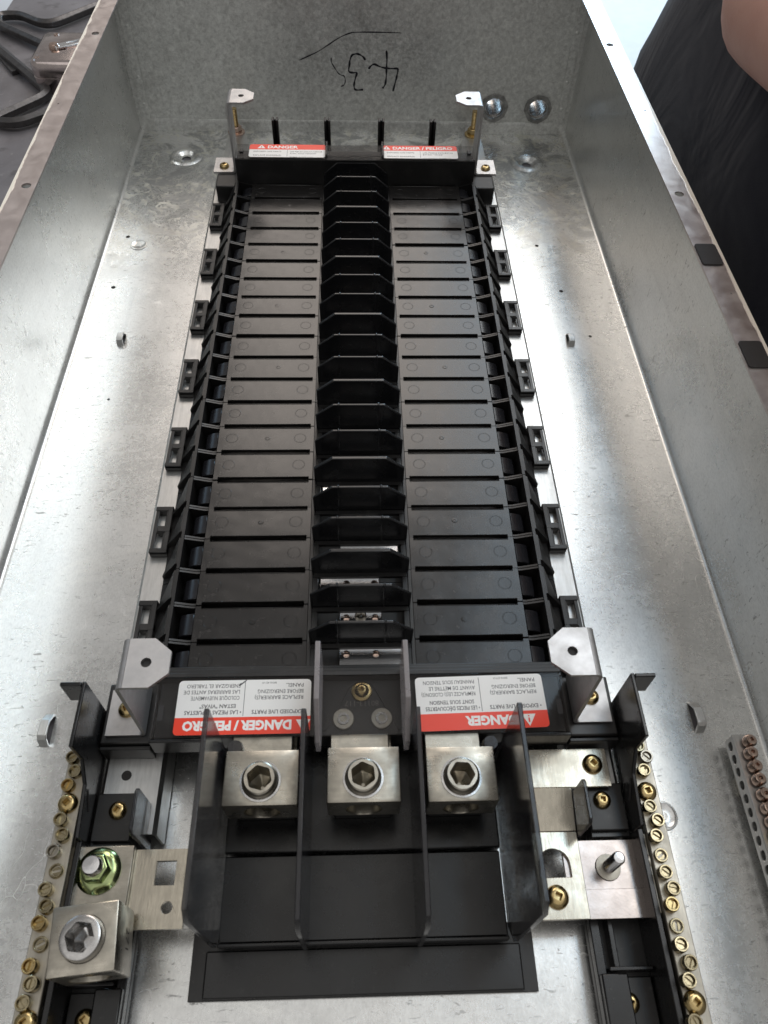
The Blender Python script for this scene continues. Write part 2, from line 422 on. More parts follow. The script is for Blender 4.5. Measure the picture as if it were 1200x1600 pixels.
for s_ in (-1, 1):
    prof = [(250, 0)]
    for i in range(7):
        t = R(-90+90*i/6); prof.append((249.5+4.5*math.cos(t)*1.0, 4.5+4.5*math.sin(t)))
    prof += [(254, 146.4), (255.6, 146.4)]
    for i in range(7):
        t = R(0-90*i/6); prof.append((249.5+6.1*math.cos(t), 4.5+6.1*math.sin(t)))
    prof += [(250, -1.6)]
    sw = MB().plate(mx(prof, s_), Y0, YB+1.6, plane='xz').build('side_wall', 'wall', enc)
    hs = [circ(x, y, 3.6, 18) for x, y in (fa if s_ < 0 else fb)]
    hs += [circ(s_*250, y, .8, 8) for y in (450, 200)]
    fo = MB().plate(rect(min(s_*238.6, s_*257.2), max(s_*238.6, s_*257.2), Y0, YB+2), 146.5, 148, hs)
    fo.plate(rect(min(s_*255.7, s_*257.2), max(s_*255.7, s_*257.2), Y0, YB+2), 100, 146.4)
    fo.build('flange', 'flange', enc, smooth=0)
for y0, y1 in ((230.6, 254.5), (127.5, 151.5)):
    MB().plate(rrect(239.2, 254.0, y0, y1, 2), 148.05, 149.2).build('foam_pad', 'pad', enc, bevel=.4)
ew = MB().plate(rect(-253.9, 253.9, .05, 146.5), YB, YB+1.6, [circ(163.2, 30.6, 11.5, 28), circ(214.9, 29.7, 11.5, 28)], 'xz').build('end_wall', 'end', enc, smooth=0)
MB().plate([(0, 0), (-1.6, 0), (-1.6, 10.5), (-.4, 13.5), (0, 13.5)], -236, 236, plane='yz').build('base_fold', 'end', ew).location = (0, YB*S, 0)
for s_ in (-1, 1):
    MB().box(min(s_*239, s_*249), max(s_*239, s_*249), YB-1.5, YB-.05, 14, 146.4).build('corner_fold', 'end', ew, bevel=.5)
    for z in (30, 60, 112):
        MB().lathe((s_*243, YB-1.5, z), [(2.2, 0), (1.6, -.5), (.3, -.7)], 12, 'y').build('spot_weld', 'end', ew)
for cx, cz in ((163.2, 30.6), (214.9, 29.7)):
    # threaded conduit hub behind the punched hole, with a toothed locknut round it
    MB().lathe((cx, YB, cz), [(11.6, -1.0), (11.6, 3)]+[(9.9+(.55 if i % 2 else 0), 3+i*1.6) for i in range(24)]+[(12.5, 42), (12.5, -.8)], 28, 'y', False, False).build('conduit_hub', 'gunsteel', ew)
    lob = []
    for i in range(40):
        a = 2*math.pi*i/40; rr = 15.4+.9*max(0, math.sin(a*8+.6))**3+.3*math.sin(a*3); lob.append((cx+rr*math.cos(a), cz+rr*math.sin(a)))
    MB().plate(lob, YB-3.0, YB-.1, [circ(cx, cz, 11.7, 28)], 'xz').build('locknut', 'locknut', ew, bevel=.5)
# marker strokes on the end wall
strokes = [[(-61.6, 80), (-41.8, 88.5), (-29, 96), (-16.8, 103.4), (-6, 107.8), (2.4, 109.1), (25, 109.4), (51, 109.1)],
           [(-26.1, 83.1), (-26.2, 79), (-24.5, 75.5), (-21, 70), (-18.3, 66.4), (-15, 64.6), (-12.2, 63.7), (-11.0, 60), (-11.3, 56.1), (-13, 53.6), (-16.1, 52.5)],
           [(11.9, 80.9), (9, 84.5), (4.8, 86.8), (1, 87.2), (-3, 85.7), (-5.2, 81), (-6, 75.7), (-6.7, 68.9), (-2, 67.4), (2.2, 67.3), (.8, 62), (-.7, 56.2), (-.9, 52), (.3, 49.2), (4.5, 48.6), (9.5, 49.3)],
           [(15.5, 71.6), (18, 74.8), (21.9, 76.7), (28, 74.3), (34.6, 72.8), (42, 72.3), (48.3, 72), (47.8, 66), (46.9, 61), (45.2, 54), (43.7, 47.6)],
           [(35.1, 91.2), (35.8, 82), (35.6, 72.8), (35.6, 65), (35, 57.3), (33.4, 53), (31.5, 51)]]
def ribbon(pts, width, y):
    o = []; n = len(pts); dense = []
    for i in range(n-1):
        p0, p1, p2, p3 = pts[max(0, i-1)], pts[i], pts[i+1], pts[min(n-1, i+2)]
        for k in range(5):
            t = k/5; dense.append(tuple(.5*((2*p1[j])+(-p0[j]+p2[j])*t+(2*p0[j]-5*p1[j]+4*p2[j]-p3[j])*t*t+(-p0[j]+3*p1[j]-3*p2[j]+p3[j])*t**3) for j in (0, 1)))
    dense.append(pts[-1]); L, Q = [], []
    for i, p in enumerate(dense):
        a, c = dense[max(0, i-1)], dense[min(len(dense)-1, i+1)]
        d = Vector((c[0]-a[0], c[1]-a[1])).normalized(); wd = width*(.75+.25*math.sin(i*.7))*(0.5 if i in (0, len(dense)-1) else 1)
        L.append((p[0]-d.y*wd, p[1]+d.x*wd)); Q.append((p[0]+d.y*wd, p[1]-d.x*wd))
    mb = MB(); k = len(L)
    mb.add([(x, y, z) for x, z in L]+[(x, y, z) for x, z in Q], [(i, i+1, k+i+1, k+i) for i in range(k-1)])
    return mb
for i, st in enumerate(strokes):
    ribbon(st, .65 if i < 2 else 1.2, YB-.25-.02*i).build('marker_stroke', 'marker', ew, smooth=0)

# ------------------------------------------------------------------ mounting rails of the interior
pan = thing('mounting_pan', 'bright galvanised mounting rails running under the black breaker base', 'mounting pan')
for s_ in (-1, 1):
    pr = [(113, 2), (113, 22), (115, 25), (145, 25), (147, 23), (147, 1), (145.5, 1), (145.5, 22.4), (144.4, 23.4), (115.6, 23.4), (114.5, 21.6), (114.5, 2)]
    m_ = MB().plate(mx(pr, s_), -106, 560, plane='xz').build('rail', 'pan', pan, smooth=25)
    MB().lathe((s_*134, -74, 25.06), [(2.9, 0), (.2, .02)], 16).build('rail_hole', 'pad', m_)
    # tapered foot that carries the far stud
    MB().plate([(s_*118, 560), (s_*146, 560), (s_*146, 640), (s_*143, 682), (s_*130, 682), (s_*121, 640)], 13, 15).build('stud_foot', 'pan', pan, bevel=.3)
    MB().plate([(560, 25), (560, 13.2), (575, 13.2)], min(s_*118, s_*146), max(s_*118, s_*146), plane='yz').build('foot_ramp', 'pan', pan)
for s_, nm in ((-1, 'brass nut on a threaded stud behind the far left bracket'), (1, 'brass nut on a threaded stud behind the far right bracket')):
    st = thing('mounting_stud', nm, 'stud', 'threaded mounting studs at the far end')
    th = [(3.0+(.45 if i % 2 else 0), i*.75) for i in range(56)]
    MB().lathe((s_*136.5, 664, 1), th, 14).build('threaded_rod', 'brass', st)
    MB().lathe((s_*136.5, 664, 15), [(9.5, 0), (9.5, 1.4), (6.5, 2.2)], 24).build('washer', 'copper' if s_ < 0 else 'brass', st)
    MB().lathe((s_*136.5, 664, 17), [(6.6, 0), (6.6, 5.4), (5.6, 6.2)], 6).build('nut', 'copper' if s_ < 0 else 'brass', st, bevel=.3)

# ------------------------------------------------------------------ breaker base: seven moulded modules
P = 25.4; HP = 43.3
base = thing('breaker_base', 'long black moulded breaker base with two columns of slotted rows', 'breaker base')
def row_plate(s_):
    o = [(33, -P/2+.15), (36, -P/2+.15), (36, -P/2+2.1), (100, -P/2+2.1), (100, -P/2+.15), (103.6, -P/2+.15),
         (103.6, P/2-.15), (100, P/2-.15), (100, P/2-2.1), (36, P/2-2.1), (36, P/2-.15), (33, P/2-.15)]
    mb = MB().plate(mx(o, s_), 40.2, HP)
    for cx, r in ((43.5, 4.6), (93.5, 4.6)):
        lo = [circ(s_*cx, 1.0, q_, 22) for q_ in (r, r-.35, r-.7)]
        mb.add([(x, y, HP+.02) for x, y in lo[0]]+[(x, y, HP+.32) for x, y in lo[1]]+[(x, y, HP+.02) for x, y in lo[2]],
               [(k*22+i, k*22+(i+1) % 22, (k+1)*22+(i+1) % 22, (k+1)*22+i) for k in (0, 1) for i in range(22)])
    for y in (-P/2+2.1, P/2-2.1):          # raised lip round each slot
        mb.box(min(s_*36, s_*100), max(s_*36, s_*100), y-.3, y+.3, HP-.5, HP+.40)
    return mb
plate_src = {}; hook_src = {}; div_src = None; tab_src = {}; clip_src = {}
def slot_rim(s_):
    return MB().box(min(s_*100, s_*101), max(s_*100, s_*101), -2, 2, HP-.2, HP+.35)
for mi in range(7):
    y0 = P*(3*mi-1); y1 = y0+3*P
    mb = MB()
    mb.box(-120, 120, y0+.2, y1-.2, 25.3, 27.0)                       # base floor
    for s_ in (-1, 1):
        a, b_ = sorted((s_*31, s_*33)); mb.box(a, b_, y0+.25, y1-.25, 27, HP-.4)        # trench wall
        a, b_ = sorted((s_*102.4, s_*103.4)); mb.box(a, b_, y0+.25, y1-.25, 27, HP-3.4)
        a, b_ = sorted((s_*116.3, s_*118.2)); mb.box(a, b_, y0+.25, y1-.25, 27, 47.4)   # ridge wall
        mb.plate(mx([(118.2, 44), (119.0, 44), (126.5, 29), (131.0, 27.5), (131.0, 25.4), (118.2, 25.4)], s_), y0+.3, y1-.3, plane='xz')  # skirt
        for k in range(3):
            yk = y0+P*k
            for yy, t in ((yk+.3, 1.3), (yk+P-1.6, 1.3)):
                mb.plate(mx([(103.6, 28), (116.3, 28), (116.3, 46.0), (106, HP-.2), (103.6, HP-.2)], s_), yy, yy+t, plane='xz')
            secs = []                                                 # fish-scale wedge: flush at its far end, flared at its near end
            for yy, xo, zo in ((yk+P-.9, 121.6, 40.5), (yk+P-1.6, 122.4, 39.5), (yk+4.6, 131.3, 30.5), (yk+4.4, 131.2, 30.3)):
                secs.append([(s_*118.2, yy, 25.6), (s_*118.2, yy, 46.4), (s_*119.6, yy, 46.4), (s_*xo, yy, zo), (s_*xo, yy, 25.6)])
            mb.rings(secs)
            a, b_ = sorted((s_*106, s_*115)); mb.box(a, b_, yk+8, yk+17, 27, 31.5)
    for k in range(3):
        yd = y0+P*(k+1)
        mb.box(-30.4, 30.4, yd-4.3, yd-1.4, 39.2, 41.8)                # ledge on the near side of each divider
        mb.box(-30.9, -27.5, yd-P+2, yd-4.4, 38.6, 41.4); mb.box(27.5, 30.9, yd-P+2, yd-4.4, 38.6, 41.4)
        mb.lathe((0, yd-2.9, 41.7), [(1.3, 0), (.9, .5)], 10)
    mod = mb.build('base_module', 'black', base)
    for k in range(3):
        yc = y0+P*(k+.5); row = 3*mi+k
        for s_ in (-1, 1):
            if s_ not in plate_src:
                plate_src[s_] = row_plate(s_).build('deck_plate', 'deck', mod, bevel=.25, seg=1)
                plate_src[s_].location = (0, yc*S, 0)
                hk = MB().plate(mx([(103.8, 42.9), (106.0, 42.6), (109.5, 41.6), (112.4, 40.2), (113.6, 37.0), (113.6, 31.5), (112.2, 31.2), (112.0, 36.4), (110.6, 38.6), (107.2, 40.0), (103.8, 40.4)], s_), -8.2, 6.6, plane='xz')
                hook_src[s_] = hk.build('retaining_hook', 'hook', mod, bevel=.3, seg=1, smooth=50); hook_src[s_].location = (0, (yc+1)*S, 0)
            else:
                inst('deck_plate', plate_src[s_], mod, (0, yc, 0)).rotation_euler = (random.uniform(-.011, .011), random.uniform(-.003, .003), 0); inst('retaining_hook', hook_src[s_], mod, (0, yc+1, 0))
            if k == 1:
                MB().lathe((s_*(67+random.uniform(-6, 4)), yc+1, HP+.02), [(2.0, 0), (1.8, .22), (1.1, .25), (.9, .05), (.2, .05)], 14, cap0=False).build('gate_mark', 'deck', mod)
        # divider across the bus trench (the module-end ones are plain and a little thicker)
        yd = y0+P*(k+1); key = k == 2
        if div_src is None: div_src = {}
        if key not in div_src:
            o = [(-31.6, 38.8), (31.6, 38.8), (31.6, 56.0), (19, 66.8), (-19, 66.8), (-31.6, 56.0)]
            d = MB().plate(o, -1.3 if key else -.9, 1.3 if key else .9, plane='xz')
            if not key:
                for x in (-14.5, 14.5): d.box(x-.7, x+.7, -1.5, 1.5, 39, 67.4)
            div_src[key] = d.build('divider', 'div', mod, bevel=.6, seg=2); div_src[key].location = (0, (yd-.05)*S, 0)
        else: inst('divider', div_src[key], mod, (0, yd-.05, 0))
        # bus tab seen between the dividers, stepping right, centre, left
        typ = row % 3; x0, x1 = ((-13.5, 26), (-13.5, 13.5), (-26.5, 12.5))[typ]
        if typ not in tab_src:
            t = MB().box(x0, x1, -8, 9, 30.4, 32.4)
            if typ == 0: t.plate([(x1, 32.4), (x1+1.6, 31), (x1+1.6, 27.1), (x1, 27.1)], -8, 9, plane='xz')
            if typ == 2: t.plate([(x0, 32.4), (x0-1.6, 31), (x0-1.6, 27.1), (x0, 27.1)], -8, 9, plane='xz')
            tab_src[typ] = (t.build('bus_tab', 'bright', mod, bevel=.4),
                            MB().lathe((0, 0, 32.4), [(2.3, -.2), (2.2, .7), (1.4, 1.2), (.3, 1.3)], 14).build('rivet', 'copper', mod),
                            MB().socket((0, 0, 32.4), [(3.9, -.1), (3.8, .9), (2.8, 1.6)], 4, 1.5, 1.0, 20, .4).build('tab_screw', 'tin', mod))
            t0, rv, sc = tab_src[typ]
            t0.location = (0, (yd-7)*S, 0); rv.location = (-9.2*S, (yd-3.9)*S, 0)
        else:
            inst('bus_tab', tab_src[typ][0], mod, (0, yd-7, 0)); inst('rivet', tab_src[typ][1], mod, (-9.2, yd-3.9, 0))
        inst('rivet', tab_src[typ][1], mod, (9.2, yd-3.9, 0))
        sc = tab_src[typ][2]
        if typ == 1:
            if mi == 0: sc.location = (0, (yd-2.9)*S, 0)
            else: inst('tab_screw', sc, mod, (0, yd-2.9, 0))
        elif mi == 0: bpy.data.objects.remove(sc)
    for s_ in (-1, 1):                       # clip that snaps the module on to the rail
        yc = 17.5+76.2*mi
        if s_ not in clip_src:
            o = rect(*sorted((s_*131.3, s_*143.0)), -19.5, 19.5)
            h = [rect(*sorted((s_*135.6, s_*140.4)), 2.6, 15.6), rect(*sorted((s_*135.6, s_*140.4)), -15.6, -2.6)]
            c = MB().plate(o, 28.2, 30.4, h)
            c.box(*sorted((s_*131.2, s_*134.6)), -18, 18, 25.4, 31.2)
            for yy in (-19.5, 15.8): c.box(*sorted((s_*131.2, s_*143.2)), yy, yy+3.7, 25.4, 31.0)
            c.box(*sorted((s_*131.2, s_*140)), -2.4, 2.4, 25.4, 31.4)
            clip_src[s_] = c.build('rail_clip', 'black', mod, bevel=.35, seg=1); clip_src[s_].location = (0, yc*S, 0)
        else: inst('rail_clip', clip_src[s_], mod, (0, yc, 0))
# embossed pole marks on the right skirt
for i in range(0, 21, 1):
    if i % 3 == 2: continue
    o = lettering(base, '100', 3.4, 124.2, P*i-14.5, 39.6, 'emboss', R(90), .0, name='embossed_mark')
    o.rotation_euler = (0, R(56), 0); o.rotation_euler = (Matrix.Rotation(R(56), 3, 'Y') @ Matrix.Rotation(R(90), 3, 'Z')).to_euler()
# corner blocks at the far end
for s_ in (-1, 1):
    MB().plate(mx([(118.4, 504), (140, 504), (140, 544), (118.4, 544)], s_), 25.2, 43).build('corner_block', 'black', base, bevel=1)
    MB().plate(mx([(118.4, -62), (147, -62), (147, -26), (118.4, -26)], s_), 25.2, 42.6).build('corner_block', 'black', base, bevel=1)

# ------------------------------------------------------------------ labels
def warn(parent, x, y, z, h, rz):
    t = MB().plate([(-h*.58, 0), (h*.58, 0), (0, h)], 0, .06).build('warning_triangle', 'paper', parent, smooth=0)
    t.location = (x*S, y*S, z*S); t.rotation_euler = (0, 0, rz)
    b_ = MB().box(-h*.06, h*.06, h*.30, h*.68, .06, .10); b_.box(-h*.06, h*.06, h*.11, h*.21, .06, .10)
    q = b_.build('exclamation_mark', 'red', parent, smooth=0); q.location = t.location; q.rotation_euler = t.rotation_euler
def label(parent, cx, cy, z, w_, h_, rz, title, colL, colR, part, band=.31, ts=.048, tl=3.3):
    st = MB().plate(rrect(-w_/2, w_/2, -h_/2, h_/2, 2.4), 0, .12).build('label_sticker', 'white', parent, smooth=0)
    st.location = (cx*S, cy*S, z*S); st.rotation_euler = (0, 0, rz)
    bh = h_*band
    o = [p for p in rrect(-w_/2, w_/2, -h_/2, h_/2, 2.4) if p[1] > h_/2-bh]
    o = sorted(o, key=lambda p: math.atan2(p[1]-(h_/2-bh/2), p[0]))
    o = [(w_/2, h_/2-bh)]+[p for p in rrect(-w_/2, w_/2, -h_/2, h_/2, 2.4) if p[1] > h_/2-bh]+[(-w_/2, h_/2-bh)]
    MB().plate(o, .13, .17).build('red_band', 'red', st, smooth=0)
    MB().box(-.15, .15, -h_/2+1.2, h_/2-bh-.6, .13, .16).build('column_rule', 'ink', st, smooth=0)
    fs = bh*.74
    tw = w_*(.80 if '/' in title else .40); tx0 = -w_/2+w_*(.135 if '/' in title else .235)
    lettering(st, title, fs, tx0, h_/2-bh*.5-fs*.36, .19, 'paper', 0, fs*ts, 'LEFT', 1.0, fit=tw)
    warn(st, tx0-fs*.85, h_/2-bh*.5-fs*.40, .18, fs*.95, 0)
    longest = 22
    for x, colm in ((-w_/2+4.2, colL), (2.6, colR)):
        for i, (tx, bd) in enumerate(colm):
            if not tx.strip(): continue
            fw = (w_/2-6.0)*min(1.0, (len(tx.strip())+1)/longest)
            lettering(st, tx, tl, x-(1.6 if tx.startswith('•') else 0), h_/2-bh-1.2-tl*.85-i*tl*1.12-(0 if bd else tl*.35), .14, 'ink', 0, .05 if bd else .015, fit=fw)
    if part: lettering(st, part, 1.7, -w_/2+20, -h_/2+1.4, .14, 'ink', 0, .0, width=.9)
    return st

# ------------------------------------------------------------------ far end cover
far = thing('end_barrier', 'black end barrier with two small danger labels at the far end of the base', 'end barrier')
MB().box(-118.1, 118.1, 507.5, 510.5, 25.2, 69.2).build('barrier_wall', 'black', far, bevel=.5)
MB().plate(rect(-118, 118, 506.5, 533), 69.4, 71).build('cover_plate', 'clear', far, bevel=.4)
MB().box(-117, 117, 510.7, 530, 52, 66).build('spacer_block', 'black', far, bevel=.6)
for x0, x1 in ((-29.8, -27.6), (25.4, 27.6)):
    MB().box(x0, x1, 507, 533, 71.05, 75).build('cover_rib', 'smoke', far, bevel=.3)
MB().plate(rect(-27, 25, 511, 529), 71.05, 71.8).build('window', 'clear', far)
lf = [('EXPOSED LIVE PARTS', 0), ('', 0), ('REPLACE BARRIER(S)', 0)]
label(far, -67.2, 520.2, 71.1, 74.6, 23.6, 0, 'DANGER', lf, [('LES PIECES DECOUVERTES', 0), ('SONT SOUS TENSION', 0), ('', 0), ('REMPLACEZ LE(S)', 0)], None, .40, .035, 3.1)
label(far, 63.6, 520.0, 71.1, 74.2, 23.6, 0, 'DANGER / PELIGRO', lf, [('LAS PIEZAS EXPUESTAS', 0), ('ESTAN "VIVAS"', 0), ('', 0), ('COLOQUE NUEVAMENTE', 0)], None, .40, .035, 3.1)
for s_ in (-1, 1):
    MB().plate(rect(*sorted((s_*110, s_*113.5)), 514, 520), 71.1, 73.5).build('latch', 'black', far, bevel=.4)
for x in (-81, -28.5, 26, 78.5):
    pb = MB()
    pb.box(x-3.2, x-1.0, 558, 566, 20, 82); pb.box(x+1.0, x+3.2, 558, 566, 20, 82); pb.box(x-1.0, x+1.0, 563.5, 566, 20, 80)
    pb.build('barrier_post', 'black', far, bevel=.5)
MB().box(-112, 112, 533.5, 568, 19, 22).build('barrier_floor', 'black', far, bevel=.5)

# ------------------------------------------------------------------ hold-down brackets
def screw_pan(name, parent, x, y, z, r=4.6, m='brass', rot=None, nside=4):
    rot = random.uniform(0, 1.5) if rot is None else rot
    o = MB().socket((0, 0, 0), [(r, 0), (r, r*.18), (r*.9, r*.42), (r*.68, r*.60), (r*.5, r*.66)], nside, r*.44, r*.62, 24, 0).build(name, m, parent, smooth=40)
    # the driver slot across the recess
    o.location = (x*S, y*S, z*S); o.rotation_euler = (0, 0, rot)
    return o
for x_, y_, zt, nm in ((-122, -58, 108, 'zinc hold-down bracket standing at the near left corner of the base'),
                       (122, -55, 108, 'zinc hold-down bracket standing at the near right corner of the base'),
                       (-122, 527, 113, 'zinc hold-down bracket standing at the far left corner of the base'),
                       (122, 527, 113, 'zinc hold-down bracket standing at the far right corner of the base')):
    s_ = -1 if x_ < 0 else 1
    t = thing('hold_down_bracket', nm, 'bracket', 'hold-down brackets at the corners of the base')
    yn, yf = y_, y_+27; z0 = 43.1
    # strip bent from a foot, up the leg, over to the tab; bends rounded
    pts = [(144, z0+1.0)]; r_ = 3.0
    xl = 122.0
    for i in range(5):
        a = R(-90-90*i/4); pts.append((xl+r_+r_*math.cos(a), z0+1.0+r_+r_*math.sin(a)))
    for i in range(5):
        a = R(0+90*i/4); pts.append((xl-r_+r_*math.cos(a), zt-r_+r_*math.sin(a)))
    th = 2.0
    inner = []; outer = []
    for i, p_ in enumerate(pts):
        a, c = pts[max(0, i-1)], pts[min(len(pts)-1, i+1)]; d = Vector((c[0]-a[0], c[1]-a[1])).normalized()
        outer.append((p_[0]-d.y*th/2, p_[1]+d.x*th/2)); inner.append((p_[0]+d.y*th/2, p_[1]-d.x*th/2))
    prof = outer+inner[::-1]
    strip = MB().plate(mx(prof, s_), yn, yf, plane='xz')
    tabo = [(xl-r_, yn), (xl-16, yn), (xl-25, yn+7.5), (xl-25, yf-7.5), (xl-16, yf), (xl-r_, yf)]
    strip.plate(mx(tabo, s_), zt-1.0, zt+1.0, [circ(s_*(xl-13), (yn+yf)/2, 2.7, 16)])
    bo = strip.build('bent_strip', 'bracket', t, smooth=30)
    MB().lathe((s_*(xl-13), (yn+yf)/2, zt-1.6), [(3.3, 0), (3.1, .3), (.2, .35)], 14).build('tab_recess', 'pad', bo)
    screw_pan('screw', t, s_*134, yn+15 if y_ < 0 else yn+10, z0+2.0, 4.9)

# ------------------------------------------------------------------ near danger cover
cov = thing('danger_cover', 'smoky plastic cover with two upside-down danger labels above the lugs', 'cover')
MB().plate(rect(-118, 118, -62, -26), 48.0, 50.0).build('cover_plate', 'clear', cov, bevel=.5)
fb_ = MB().box(-118, 118, -25.6, -22.6, 27, 49.0); fb_.box(-118, 118, -21.9, -19.2, 27, 46.2); fb_.box(-118, 118, -18.8, -16.6, 27, 44.2)
fb_.build('edge_ribs', 'black', cov, bevel=.4)
MB().box(-117, 117, -60, -26, 27, 43.5).build('support_block', 'black', cov, bevel=.8)
for s_ in (-1, 1):
    a, b_ = sorted((s_*81, s_*118)); MB().box(a, b_, -64.2, -62.2, 33, 49.5).build('cover_lip', 'tray', cov, bevel=.5)
    fin = [(-21, 50.1), (-21, 84), (-24, 90), (-58, 92), (-74, 72), (-74, 58), (-63, 50.1)]
    MB().plate(fin, *sorted((s_*22.4, s_*25.2)), plane='yz').build('cover_fin', 'fin', cov, bevel=.5)
    MB().plate(rect(*sorted((s_*112, s_*115)), -52, -43), 50.02, 50.4).build('latch_slot', 'pad', cov)
label(cov, -67.2, -44.4, 50.1, 76, 32.4, math.pi, 'DANGER / PELIGRO',
      [('• EXPOSED LIVE PARTS', 1), ('', 0), ('REPLACE BARRIER(S)', 0), ('BEFORE ENERGIZING', 0), ('PANEL.', 0)],
      [('• LAS PIEZAS EXPUESTAS', 1), ('  ESTAN "VIVAS"', 1), ('COLOQUE NUEVAMENTE', 0), ('LAS BARRERAS ANTES DE', 0), ('ENERGIZAR EL TABLERO', 0)], '80043-421-01')
label(cov, 68.6, -44.0, 50.1, 74.5, 32.4, math.pi+R(1.2), 'DANGER',
      [('• EXPOSED LIVE PARTS', 1), ('', 0), ('REPLACE BARRIER(S)', 0), ('BEFORE ENERGIZING', 0), ('PANEL.', 0)],
      [('• LES PIECES DÉCOUVERTES', 1), ('  SONT SOUS TENSION', 1), ('REMPLACEZ LE(S) CLOISON(S)', 0), ('AVANT DE METTRE LE', 0), ('PANNEAU SOUS TENSION', 0)], '80043-277-01')
MB().plate([(-70.9, -31.6), (-67.0, -28.2), (-66.4, -28.6), (-70.3, -32.0)], 50.24, 50.28).plate([(-70.9, -31.6), (-70.3, -32.0), (-69.4, -30.2), (-69.9, -30.0)], 50.29, 50.32).build('pen_tick', 'ink', cov, smooth=0)
lettering(cov, '80113-117', 4.6, 0, -39.5, 44.0, 'emboss', math.pi, .0, 'CENTER', 1.0, 'embossed_number')
MB().plate([(-22, -57), (-20.5, -57), (-6, -29), (-7.5, -29)], 43.5, 44.2).plate([(22, -57), (20.5, -57), (6, -29), (7.5, -29)], 43.5, 44.2).build('raised_triangle', 'black', cov)
MB().lathe((0, -33.7, 43.4), [(6.2, 0), (6.0, 1.2), (5, 1.6)], 24).build('washer', 'brass', cov)
screw_pan('cover_screw', cov, 0, -33.7, 44.6, 4.2, 'brass', .8)
for x in (-10.6, 11.3):
    MB().lathe((x, -50.5, 43.4), [(6.2, 0), (6.2, 1.4), (5.8, 1.7)], 28).build('washer', 'bar', cov)
    MB().socket((x, -50.5, 45.0), [(3.6, 0), (3.5, .6)], 6, 2.3, .9, 24, .2).build('socket_screw', 'gunsteel', cov)

# ------------------------------------------------------------------ lug tray with phase barriers
tray = thing('lug_tray', 'black plastic tray with four upright smoky barriers between the main lugs', 'tray')
MB().box(-76, 76, -115, -60, 8, 17).build('tray_floor', 'tray', tray, bevel=.8)
MB().box(-76, 76, -158, -115.6, 8, 12.5).build('tray_step', 'tray', tray, bevel=.8)
MB().box(-76, 76, -160, -158.2, 8, 15.5).build('tray_lip', 'tray', tray, bevel=.5)
MB().plate(rect(-90.5, 90.5, -182.5, -150), 1.2, 2.4).build('insulating_sheet', 'black', tray, bevel=.3)
MB().box(-83, 83, -181.8, -160.2, 2.5, 4.4).build('apron', 'tray', tray, bevel=.8)
for x, zt, yn, lab in ((-76.5, 106, -161, None), (-30, 86, -163, None), (28.5, 86, -163, None), (78, 107, -162, None)):
    o = [(-68 if abs(x) > 70 else -63, 9), (-68 if abs(x) > 70 else -63, zt if abs(x) > 70 else zt+6), (yn+4, zt), (yn, zt-7), (yn, 22), (yn+9, 9)]
    MB().plate(o, x-1.3, x+1.3, plane='yz').build('phase_barrier', 'smoke', tray, bevel=.5)
    if abs(x) > 70:
        s_ = 1 if x < 0 else -1
        MB().lathe((x+s_*7, -69, 18), [(4.5, 0), (4.5, 34), (3.8, 36)], 16).build('barrier_pillar', 'smoke', tray)

# ------------------------------------------------------------------ main lugs
for cx, w_, yn, yf, rot, nm in ((-53.4, 39.2, -102, -73.2, .25, 'left main lug, square aluminium block with a hex socket screw'),
                               (.5, 38.6, -101.5, -72.4, .1, 'middle main lug, square aluminium block with a hex socket screw'),
                               (52.4, 37, -102, -73.2, .45, 'right main lug, square aluminium block with a hex socket screw')):
    t = thing('main_lug', nm, 'terminal lug', 'main lugs in the black tray')
    zt, zb = 60, 36
    bl = MB().plate(rect(cx-w_/2, cx+w_/2, zb, zt), yn, yf, [circ(cx, zb+10.5, 9.4, 28)], 'xz').build('lug_block', 'tin', t, bevel=.7)
    cut(bl, MB().lathe((cx-.3, (yn+yf)/2-2, zt-14), [(9.75, 0), (9.75, 20)], 36).build('bore_cutter', 'tin'))
    MB().lathe((cx, yf-9, zb+10.5), [(9.3, 0), (9.0, 5)], 28, 'y').build('bore_end', 'gunsteel', bl)
    MB().socket((cx-.3, (yn+yf)/2-2, zt-3), [(9.5, -9), (9.5, 3.2), (9.2, 3.4), (9.2, 7.0), (8.6, 8.4), (7.9, 8.9)], 6, 6.9, 14, 36, rot).build('set_screw', 'tin', t, smooth=30)
    MB().lathe((cx-.3, (yn+yf)/2-2, zt-.1), [(10.9, 0), (10.8, .5), (9.7, .6)], 32, cap0=False, cap1=False).build('screw_bore', 'gunsteel', bl)
    MB().box(cx-w_/2+2, cx+w_/2-3, yn+2, -40, 31.6, 35.9).build('bus_strap', 'tinstrap', t, bevel=.5)
    MB().box(cx-w_/2+1, cx+w_/2-5, yf+.2, -60.5, 36.1, 47.5).build('strap_riser', 'tin', t, bevel=.6)
    lettering(t, '350 KCMIL', 3.2, cx, yf+1.5, 47.7, 'emboss', math.pi, 0, 'CENTER', .9, 'embossed_size')
    MB().box(cx-w_/2+3, cx+w_/2-4, -98, -64, 17.2, 31.4).build('lug_pedestal', 'black', t, bevel=.8)

